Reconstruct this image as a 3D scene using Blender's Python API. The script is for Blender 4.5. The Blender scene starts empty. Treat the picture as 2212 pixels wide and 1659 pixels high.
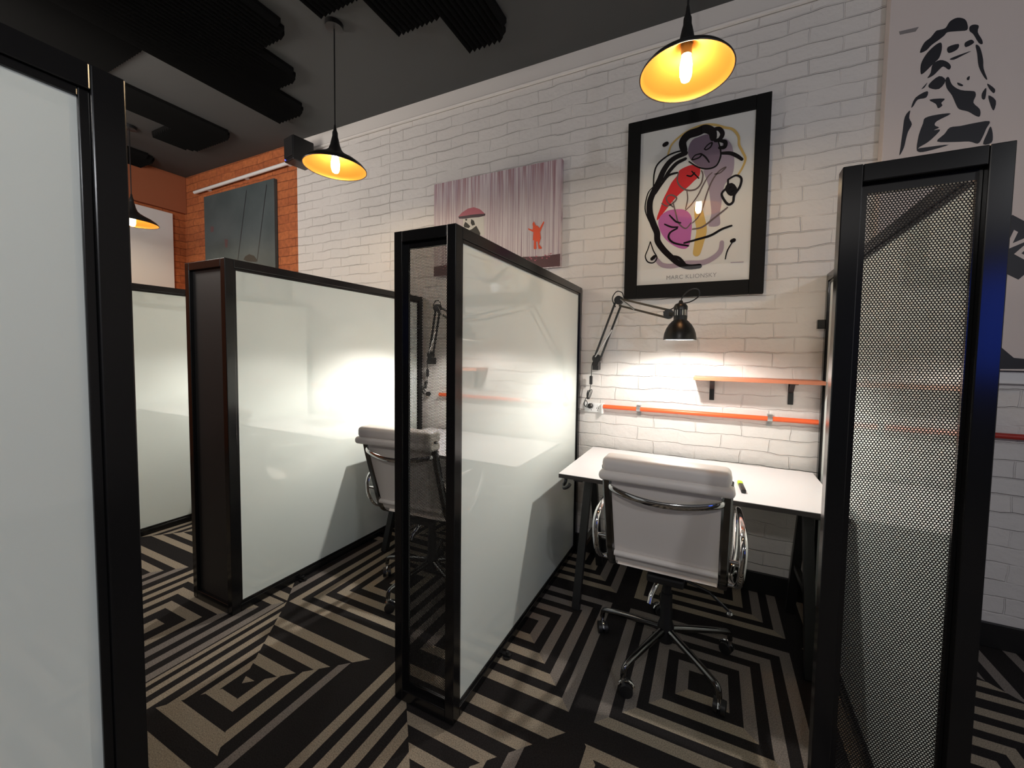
import bpy, bmesh, math, random
from mathutils import Vector, Matrix
random.seed(7)
PI = math.pi
scn = bpy.context.scene
COL = scn.collection

# ------------------------------------------------------------------ camera
F_PX, YAW, PITCH, ROLL, EYE = 836.862, 0.42655, 0.04913, 0.01617, 1.36458
SX, SY = 51.097, -27.334           # principal point offset in pixels of a 2212 px wide frame
cam = bpy.data.cameras.new('camera'); cam_o = bpy.data.objects.new('camera', cam); COL.objects.link(cam_o)
right = Vector((math.cos(YAW), math.sin(YAW), 0)); fw0 = Vector((-math.sin(YAW), math.cos(YAW), 0)); up0 = Vector((0, 0, 1))
fwd = fw0*math.cos(PITCH) - up0*math.sin(PITCH); upv = up0*math.cos(PITCH) + fw0*math.sin(PITCH)
rt = right*math.cos(ROLL) + upv*math.sin(ROLL); uv = upv*math.cos(ROLL) - right*math.sin(ROLL)
M = Matrix.Identity(4)
for i in range(3):
    M[i][0] = rt[i]; M[i][1] = uv[i]; M[i][2] = -fwd[i]
M[2][3] = EYE
cam_o.matrix_world = M
cam.sensor_fit = 'HORIZONTAL'; cam.sensor_width = 36.0
cam.lens = F_PX/2212*36.0
cam.shift_x = -SX/2212; cam.shift_y = SY/2212
cam.clip_start = 0.02; cam.clip_end = 60
scn.camera = cam_o

# ------------------------------------------------------------------ world, room lights, exposure
w = bpy.data.worlds.new('world'); scn.world = w; w.use_nodes = True
w.node_tree.nodes['Background'].inputs[0].default_value = (1.0, 0.95, 0.92, 1)
w.node_tree.nodes['Background'].inputs[1].default_value = 0.0
def lamp(kind, name, loc, energy, color, **kw):
    L = bpy.data.lights.new(name, kind); L.energy = energy; L.color = color
    o = bpy.data.objects.new(name, L); COL.objects.link(o); o.location = loc
    for k, v in kw.items():
        if k == 'aim': o.rotation_euler = (Vector(v)-Vector(loc)).to_track_quat('-Z', 'Y').to_euler()
        elif k == 'tilt': o.rotation_euler = (0, v, 0)
        else: setattr(L, k, v)
    return o
# the row of hanging lamps over the cubicles behind the camera, plus unseen fill lights added for the aisle and upper wall
lamp('POINT', 'opposite_lamp_near', (-0.1, -1.0, 2.32), 33, (1.0, 0.95, 0.91), shadow_soft_size=0.05)
lamp('POINT', 'opposite_lamp_right', (1.9, -1.0, 2.5), 50, (0.93, 0.95, 1.0), shadow_soft_size=0.08)
lamp('POINT', 'aisle_fill_left', (-3.7, 0.45, 2.6), 62, (1.0, 0.92, 0.83), shadow_soft_size=0.25)  # added fill, no lamp hangs here; placed so the screens shield the right cubicle
lamp('AREA', 'upper_wall_fill', (-0.2, -2.6, 2.72), 1.6, (1.0, 0.94, 0.9), shape='RECTANGLE', size=4.6, size_y=0.5, aim=(-0.4, 2.5, 3.05), spread=math.radians(75))  # added soft fill aimed at the upper back wall, not a fixture
lamp('AREA', 'upper_wall_fill_left', (-4.3, -1.8, 2.75), 11, (1.0, 0.92, 0.86), shape='RECTANGLE', size=2.4, size_y=0.5, aim=(-4.3, 2.5, 2.95), spread=math.radians(80))  # same kind of added fill for the upper wall further left
# the blue light standing in the room behind the camera
lamp('AREA', 'blue_room_light', (1.87, -2.2, 1.65), 3.0, (0.02, 0.1, 1.0), shape='RECTANGLE', size=0.25, size_y=0.8, aim=(0.55, 1.1, 1.5))
vs = scn.view_settings
vs.view_transform = 'Standard'; vs.look = 'None'; vs.exposure = 0.0; vs.gamma = 1.0; vs.use_curve_mapping = False

# ------------------------------------------------------------------ materials
def mat(name, rgb, rough=0.5, metal=0.0, spec=0.5, **kw):
    m = bpy.data.materials.new(name); m.use_nodes = True
    b = m.node_tree.nodes['Principled BSDF']
    b.inputs['Base Color'].default_value = (*rgb, 1); b.inputs['Roughness'].default_value = rough
    b.inputs['Metallic'].default_value = metal; b.inputs['Specular IOR Level'].default_value = spec
    if 'coat' in kw: b.inputs['Coat Weight'].default_value = kw['coat']; b.inputs['Coat Roughness'].default_value = kw.get('coat_rough', 0.05)
    if 'emit' in kw: b.inputs['Emission Color'].default_value = (*kw['emit'], 1); b.inputs['Emission Strength'].default_value = kw['strength']
    return m
def nodes(m): return m.node_tree.nodes, m.node_tree.links, m.node_tree.nodes['Principled BSDF']
def add_noise_bump(m, scale, strength, dist=0.002, detail=3, col=None):
    N, L, b = nodes(m)
    tc = N.new('ShaderNodeTexCoord'); nz = N.new('ShaderNodeTexNoise'); nz.inputs['Scale'].default_value = scale; nz.inputs['Detail'].default_value = detail
    L.new(tc.outputs['Object'], nz.inputs['Vector'])
    bp = N.new('ShaderNodeBump'); bp.inputs['Strength'].default_value = strength; bp.inputs['Distance'].default_value = dist
    L.new(nz.outputs['Fac'], bp.inputs['Height']); L.new(bp.outputs['Normal'], b.inputs['Normal'])
    if col:
        rp = N.new('ShaderNodeValToRGB'); rp.color_ramp.elements[0].color = (*col[0], 1); rp.color_ramp.elements[1].color = (*col[1], 1)
        rp.color_ramp.elements[0].position = 0.3; rp.color_ramp.elements[1].position = 0.7
        L.new(nz.outputs['Fac'], rp.inputs['Fac']); L.new(rp.outputs['Color'], b.inputs['Base Color'])
    return m
def brick_mat(name, c1, c2, mortar, rough, bump, colour_noise=None):
    m = mat(name, c1, rough); N, L, b = nodes(m)
    tc = N.new('ShaderNodeTexCoord'); sp = N.new('ShaderNodeSeparateXYZ'); L.new(tc.outputs['Object'], sp.inputs[0])
    ad = N.new('ShaderNodeMath'); ad.operation = 'ADD'; L.new(sp.outputs['X'], ad.inputs[0]); L.new(sp.outputs['Y'], ad.inputs[1])
    cb = N.new('ShaderNodeCombineXYZ'); L.new(ad.outputs[0], cb.inputs['X']); L.new(sp.outputs['Z'], cb.inputs['Y'])
    # wobble the joints so that the hand-laid courses run unevenly
    nz = N.new('ShaderNodeTexNoise'); nz.inputs['Scale'].default_value = 6.0; nz.inputs['Detail'].default_value = 4; L.new(cb.outputs[0], nz.inputs['Vector'])
    sb = N.new('ShaderNodeVectorMath'); sb.operation = 'SUBTRACT'; L.new(nz.outputs['Color'], sb.inputs[0]); sb.inputs[1].default_value = (0.5, 0.5, 0.5)
    sc = N.new('ShaderNodeVectorMath'); sc.operation = 'SCALE'; L.new(sb.outputs[0], sc.inputs[0]); sc.inputs['Scale'].default_value = 0.036
    ad2 = N.new('ShaderNodeVectorMath'); ad2.operation = 'ADD'; L.new(cb.outputs[0], ad2.inputs[0]); L.new(sc.outputs[0], ad2.inputs[1])
    br = N.new('ShaderNodeTexBrick'); L.new(ad2.outputs[0], br.inputs['Vector'])
    br.offset = 0.42; br.squash = 1.0; br.inputs['Scale'].default_value = 1.0
    br.inputs['Brick Width'].default_value = 0.245; br.inputs['Row Height'].default_value = 0.0815
    br.inputs['Mortar Size'].default_value = 0.0045; br.inputs['Mortar Smooth'].default_value = 0.65
    br.inputs['Color1'].default_value = (*c1, 1); br.inputs['Color2'].default_value = (*c2, 1); br.inputs['Mortar'].default_value = (*mortar, 1)
    br.inputs['Bias'].default_value = 0.0
    n2 = N.new('ShaderNodeTexNoise'); n2.inputs['Scale'].default_value = 26; n2.inputs['Detail'].default_value = 4; L.new(cb.outputs[0], n2.inputs['Vector'])
    # bed joints alone, so that they can be deeper than the paint-filled upright joints
    bd = N.new('ShaderNodeTexBrick'); L.new(ad2.outputs[0], bd.inputs['Vector']); bd.offset = 0.0; bd.inputs['Scale'].default_value = 1.0
    bd.inputs['Brick Width'].default_value = 400; bd.inputs['Row Height'].default_value = 0.0815; bd.inputs['Mortar Size'].default_value = 0.0045; bd.inputs['Mortar Smooth'].default_value = 0.7
    n3 = N.new('ShaderNodeTexNoise'); n3.inputs['Scale'].default_value = 3.2; n3.inputs['Detail'].default_value = 2; L.new(cb.outputs[0], n3.inputs['Vector'])
    g1 = N.new('ShaderNodeMapRange'); L.new(n3.outputs['Fac'], g1.inputs[0]); g1.inputs[1].default_value = 0.38; g1.inputs[2].default_value = 0.66; g1.inputs[3].default_value = 0.9; g1.inputs[4].default_value = -0.3
    n4 = N.new('ShaderNodeTexNoise'); n4.inputs['Scale'].default_value = 5.3; L.new(ad2.outputs[0], n4.inputs['Vector'])
    g2 = N.new('ShaderNodeMapRange'); L.new(n4.outputs['Fac'], g2.inputs[0]); g2.inputs[1].default_value = 0.40; g2.inputs[2].default_value = 0.62; g2.inputs[3].default_value = 0.1; g2.inputs[4].default_value = 0.6
    m1 = N.new('ShaderNodeMath'); m1.operation = 'MULTIPLY'; L.new(bd.outputs['Fac'], m1.inputs[0]); L.new(g1.outputs[0], m1.inputs[1])
    m2 = N.new('ShaderNodeMath'); m2.operation = 'MULTIPLY'; L.new(br.outputs['Fac'], m2.inputs[0]); L.new(g2.outputs[0], m2.inputs[1])
    mj = N.new('ShaderNodeMath'); mj.operation = 'ADD'; L.new(m1.outputs[0], mj.inputs[0]); L.new(m2.outputs[0], mj.inputs[1])
    mu = N.new('ShaderNodeMath'); mu.operation = 'MULTIPLY'; L.new(n2.outputs['Fac'], mu.inputs[0]); mu.inputs[1].default_value = 0.45
    su = N.new('ShaderNodeMath'); su.operation = 'SUBTRACT'; L.new(mu.outputs[0], su.inputs[0]); L.new(mj.outputs[0], su.inputs[1])
    bp = N.new('ShaderNodeBump'); bp.inputs['Strength'].default_value = bump; bp.inputs['Distance'].default_value = 0.009
    L.new(su.outputs[0], bp.inputs['Height']); L.new(bp.outputs['Normal'], b.inputs['Normal'])
    if colour_noise:
        mx = N.new('ShaderNodeMix'); mx.data_type = 'RGBA'; mx.inputs['Factor'].default_value = 0.6; mx.blend_type = 'MULTIPLY'
        rp = N.new('ShaderNodeValToRGB'); rp.color_ramp.elements[0].color = (*colour_noise[0], 1); rp.color_ramp.elements[1].color = (*colour_noise[1], 1)
        rp.color_ramp.elements[0].position = 0.3; rp.color_ramp.elements[1].position = 0.7
        L.new(n2.outputs['Fac'], rp.inputs['Fac']); L.new(br.outputs['Color'], mx.inputs[6]); L.new(rp.outputs['Color'], mx.inputs[7])
        L.new(mx.outputs[2], b.inputs['Base Color'])
    else: L.new(br.outputs['Color'], b.inputs['Base Color'])
    return m
WHITE_BRICK = brick_mat('white_painted_brick', (0.72, 0.69, 0.66), (0.70, 0.675, 0.65), (0.71, 0.68, 0.655), 0.55, 0.9)
ORANGE_BRICK = brick_mat('orange_brick', (0.50, 0.150, 0.047), (0.40, 0.11, 0.035), (0.30, 0.085, 0.03), 0.8, 0.8, ((0.55, 0.5, 0.45), (1.2, 1.15, 1.1)))
CEILING = add_noise_bump(mat('charcoal_ceiling_paint', (0.064, 0.067, 0.068), 0.8), 30, 0.1)
FOAM = mat('black_foam', (0.006, 0.006, 0.006), 0.95, spec=0.1)
PLASTER = add_noise_bump(mat('white_plaster', (0.70, 0.67, 0.64), 0.6), 18, 0.25, 0.004)
SKIRT = mat('black_skirting_paint', (0.012, 0.012, 0.012), 0.4)
def carpet(name, c):
    m = mat(name, c, 0.95, spec=0.1)
    return add_noise_bump(m, 260, 0.5, 0.003, 2, (tuple(x*0.62 for x in c), tuple(x*1.38 for x in c)))
CARPET = [carpet('carpet_black', (0.020, 0.018, 0.018)), carpet('carpet_beige', (0.30, 0.255, 0.195)), carpet('carpet_taupe', (0.21, 0.185, 0.165))]
STEEL = mat('black_powder_coat', (0.008, 0.008, 0.0085), 0.18, spec=0.45)
MESHM = mat('black_perforated_steel', (0.007, 0.0065, 0.007), 0.5, spec=0.15)
PANEL_DARK = mat('dark_grey_end_panel', (0.030, 0.029, 0.029), 0.55)
GLASS_W = mat('white_backpainted_glass', (0.84, 0.91, 0.87), 0.5, spec=0.0, coat=1.0, coat_rough=0.0); GLASS_W.node_tree.nodes['Principled BSDF'].inputs['Coat IOR'].default_value = 2.0
CHROME = mat('polished_chrome', (0.72, 0.72, 0.73), 0.08, 1.0)
CHROME_DARK = mat('dark_polished_metal', (0.20, 0.20, 0.205), 0.16, 1.0)
LEATHER = add_noise_bump(mat('off_white_leather', (0.84, 0.785, 0.735), 0.45), 140, 0.12, 0.001)
RUBBER = mat('black_rubber', (0.012, 0.012, 0.013), 0.45)
LAMINATE = mat('white_laminate', (0.80, 0.78, 0.79), 0.35)
EDGE_DARK = mat('dark_board_edge', (0.03, 0.026, 0.025), 0.5)
ORANGE = mat('orange_conduit_paint', (0.86, 0.13, 0.035), 0.35)
RED = mat('red_conduit_paint', (0.42, 0.035, 0.025), 0.4)
WOOD = add_noise_bump(mat('copper_toned_wood', (0.50, 0.17, 0.09), 0.5), 40, 0.1, 0.001)
STEEL_BR = mat('galvanised_clip', (0.62, 0.62, 0.62), 0.3, 0.9)
PLASTIC_W = mat('white_plastic', (0.78, 0.78, 0.78), 0.35)
BLACK = mat('black_plastic', (0.010, 0.010, 0.011), 0.38)
LAMP_BLK = mat('black_lamp_enamel', (0.012, 0.012, 0.012), 0.35)
LAMP_IN = mat('lamp_inner_white', (0.8, 0.8, 0.78), 0.5)
GOLD = mat('gold_lamp_lining', (0.34, 0.135, 0.02), 0.5, 0.6)
BULB = mat('warm_bulb', (1, 0.9, 0.7), 0.3, emit=(1.0, 0.76, 0.45), strength=200)
BULB_DESK = mat('desk_bulb', (1, 1, 1), 0.3, emit=(1.0, 0.92, 0.82), strength=12)
LED_BLUE = mat('blue_led', (0.05, 0.08, 0.5), 0.3, emit=(0.08, 0.12, 1.0), strength=3)
PAPER = mat('poster_paper', (0.62, 0.62, 0.60), 0.7, spec=0.0, coat=1.0, coat_rough=0.0)
FRAME_BLK = mat('black_wood_frame', (0.006, 0.006, 0.006), 0.6, spec=0.15)
INK = {'blk': mat('black_ink', (0.012, 0.010, 0.011), 0.7, spec=0.0, coat=1.0, coat_rough=0.0), 'gry': mat('grey_brown_ink', (0.13, 0.10, 0.10), 0.7, spec=0.0, coat=1.0, coat_rough=0.0), 'lav': mat('lavender_ink', (0.33, 0.27, 0.33), 0.7, spec=0.0, coat=1.0, coat_rough=0.0),
       'mauve': mat('mauve_ink', (0.19, 0.14, 0.19), 0.7, spec=0.0, coat=1.0, coat_rough=0.0), 'red': mat('red_ink', (0.55, 0.035, 0.04), 0.7, spec=0.0, coat=1.0, coat_rough=0.0), 'mag': mat('magenta_ink', (0.42, 0.13, 0.35), 0.7, spec=0.0, coat=1.0, coat_rough=0.0),
       'yel': mat('ochre_ink', (0.55, 0.38, 0.13), 0.7, spec=0.0, coat=1.0, coat_rough=0.0)}
STENCIL = mat('stencil_black_paint', (0.013, 0.013, 0.018), 0.5)
BOARD_PAINT = add_noise_bump(mat('pinkish_white_board', (0.66, 0.585, 0.555), 0.6), 8, 0.1, 0.003)
LAPTOP = mat('silver_laptop', (0.45, 0.45, 0.46), 0.3, 0.9)
SCREEN = mat('dark_screen', (0.02, 0.02, 0.025), 0.1)
LIME = mat('lime_plastic', (0.55, 0.75, 0.04), 0.4)
TEXT = mat('grey_print', (0.22, 0.22, 0.22), 0.3)

# ------------------------------------------------------------------ mesh helpers
def link(o, parent=None):
    COL.objects.link(o)
    if parent is not None: o.parent = parent
    return o
def tag(o, label, cat, group=None):
    o['label'] = label; o['category'] = cat
    if group: o['group'] = group
    return o
def empty(name, label, cat, loc=(0, 0, 0), rz=0.0, group=None):
    o = bpy.data.objects.new(name, None); o.empty_display_size = 0.1; COL.objects.link(o)
    o.location = loc; o.rotation_euler = (0, 0, rz)
    return tag(o, label, cat, group)
def obj(name, bm, mats, parent=None, smooth=False, bevel=0, loc=None):
    me = bpy.data.meshes.new(name); bmesh.ops.recalc_face_normals(bm, faces=bm.faces[:]); bm.to_mesh(me); bm.free()
    for m in (mats if isinstance(mats, (list, tuple)) else [mats]): me.materials.append(m)
    o = bpy.data.objects.new(name, me); link(o, parent)
    if loc: o.location = loc
    if smooth:
        for p in me.polygons: p.use_smooth = True
        me.set_sharp_from_angle(angle=math.radians(38))
    if bevel:
        b = o.modifiers.new('bevel', 'BEVEL'); b.width = bevel; b.segments = 2; b.limit_method = 'ANGLE'
    return o
def B(): return bmesh.new()
def box(bm, x0, x1, y0, y1, z0, z1, mi=0):
    v = [bm.verts.new(p) for p in ((x0,y0,z0),(x1,y0,z0),(x1,y1,z0),(x0,y1,z0),(x0,y0,z1),(x1,y0,z1),(x1,y1,z1),(x0,y1,z1))]
    for q in ((3,2,1,0),(4,5,6,7),(0,1,5,4),(1,2,6,5),(2,3,7,6),(3,0,4,7)):
        bm.faces.new([v[i] for i in q]).material_index = mi
    return bm
def bar(bm, p, q, wx, wy, side=Vector((1, 0, 0))):
    """a straight square bar from p to q"""
    p, q = Vector(p), Vector(q); d = (q-p).normalized(); s = (side - d*side.dot(d)).normalized(); t = d.cross(s)
    v = [bm.verts.new(c + s*a*wx/2 + t*b*wy/2) for c in (p, q) for a, b in ((-1,-1),(1,-1),(1,1),(-1,1))]
    for i in range(4): bm.faces.new((v[i], v[(i+1) % 4], v[4+(i+1) % 4], v[4+i]))
    bm.faces.new(v[3::-1]); bm.faces.new(v[4:]); return bm
def smooth_path(pts, n=6, closed=False):
    P = [Vector(p) for p in pts]; out = []; m = len(P)
    for i in range(m if closed else m-1):
        if closed: a, b, c, d = P[(i-1) % m], P[i], P[(i+1) % m], P[(i+2) % m]
        else: a, b, c, d = P[max(i-1, 0)], P[i], P[i+1], P[min(i+2, m-1)]
        for k in range(n):
            t = k/n
            out.append(0.5*((2*b) + (c-a)*t + (2*a-5*b+4*c-d)*t*t + (3*b-a-3*c+d)*t**3))
    if not closed: out.append(P[-1])
    return out
def tube(bm, pts, r, seg=8, closed=False, flat=None):
    """round tube along a path; r a number or a list; flat=(side vector, scale) squashes the section along one axis"""
    P = [Vector(p) for p in pts]; m = len(P); rings = []
    rr = r if isinstance(r, (list, tuple)) else [r]*m
    nrm = None
    for i in range(m):
        if closed: d = P[(i+1) % m] - P[i-1]
        else: d = P[min(i+1, m-1)] - P[max(i-1, 0)]
        d.normalize()
        if nrm is None:
            nrm = d.orthogonal().normalized() if flat is None else Vector(flat[0])
        nrm = (nrm - d*nrm.dot(d)).normalized(); bn = d.cross(nrm)
        k = 1 if flat is None else flat[1]
        rings.append([bm.verts.new(P[i] + nrm*math.cos(2*PI*j/seg)*rr[i]*k + bn*math.sin(2*PI*j/seg)*rr[i]) for j in range(seg)])
    for i in range(m if closed else m-1):
        a, b = rings[i], rings[(i+1) % m]
        for j in range(seg): bm.faces.new((a[j], a[(j+1) % seg], b[(j+1) % seg], b[j]))
    if not closed: bm.faces.new(rings[0][::-1]); bm.faces.new(rings[-1])
    return bm
def lathe(bm, prof, c=(0, 0, 0), seg=32, cap=True):
    rings = [[bm.verts.new((c[0]+r*math.cos(2*PI*j/seg), c[1]+r*math.sin(2*PI*j/seg), c[2]+z)) for j in range(seg)] for r, z in prof]
    for a, b in zip(rings, rings[1:]):
        for j in range(seg): bm.faces.new((a[j], a[(j+1) % seg], b[(j+1) % seg], b[j]))
    if cap:
        if prof[0][0] > 1e-4: bm.faces.new(rings[0][::-1])
        if prof[-1][0] > 1e-4: bm.faces.new(rings[-1])
    return bm
def cyl(bm, p, q, r, seg=16): return tube(bm, [p, q], r, seg)
def rbox(bm, x0, x1, y0, y1, z0, z1, r, n=3):
    """box with generously rounded edges"""
    t = B(); box(t, x0, x1, y0, y1, z0, z1); bmesh.ops.bevel(t, geom=t.edges[:], offset=r, segments=n, profile=0.5, affect='EDGES')
    me = bpy.data.meshes.new('t'); t.to_mesh(me); t.free(); bm.from_mesh(me); bpy.data.meshes.remove(me); return bm
def poly_xz(bm, pts, y, mi=0, th=0.0012):
    """flat painted patch facing the room (-Y)"""
    f = [bm.verts.new((x, y, z)) for x, z in pts]; k = [bm.verts.new((x, y+th, z)) for x, z in pts]
    a = bm.faces.new(f); a.material_index = mi; n = len(pts)
    for i in range(n): bm.faces.new((f[i], f[(i+1) % n], k[(i+1) % n], k[i])).material_index = mi
    return bm
def stroke_xz(bm, pts, wd, y, mi=0):
    P = smooth_path([(x, 0, z) for x, z in pts], 6) if len(pts) > 2 else [Vector((x, 0, z)) for x, z in pts]
    m = len(P); L, R = [], []
    for i in range(m):
        d = (P[min(i+1, m-1)] - P[max(i-1, 0)]); d.normalize(); n = Vector((-d.z, 0, d.x))
        k = max(0.002, wd*0.68*(0.6+0.4*math.sin(PI*(0.12+0.76*i/(m-1)))))
        L.append(bm.verts.new((P[i].x+n.x*k, y, P[i].z+n.z*k))); R.append(bm.verts.new((P[i].x-n.x*k, y, P[i].z-n.z*k)))
    for i in range(m-1): bm.faces.new((L[i], R[i], R[i+1], L[i+1])).material_index = mi
    for c, e in ((P[0], 0), (P[-1], m-1)):
        k = (L[e].co-R[e].co).length/2
        vs_ = [bm.verts.new((c.x+k*math.cos(2*PI*j/10), y+0.000012, c.z+k*math.sin(2*PI*j/10))) for j in range(10)]
        bm.faces.new(vs_).material_index = mi
    return bm
def copy_tree(o, parent=None):
    c = o.copy(); COL.objects.link(c)
    if parent is not None: c.parent = parent
    for ch in [x for x in bpy.data.objects if x.parent == o]: copy_tree(ch, c)
    return c
def structure(o): o['kind'] = 'structure'; return o

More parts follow.
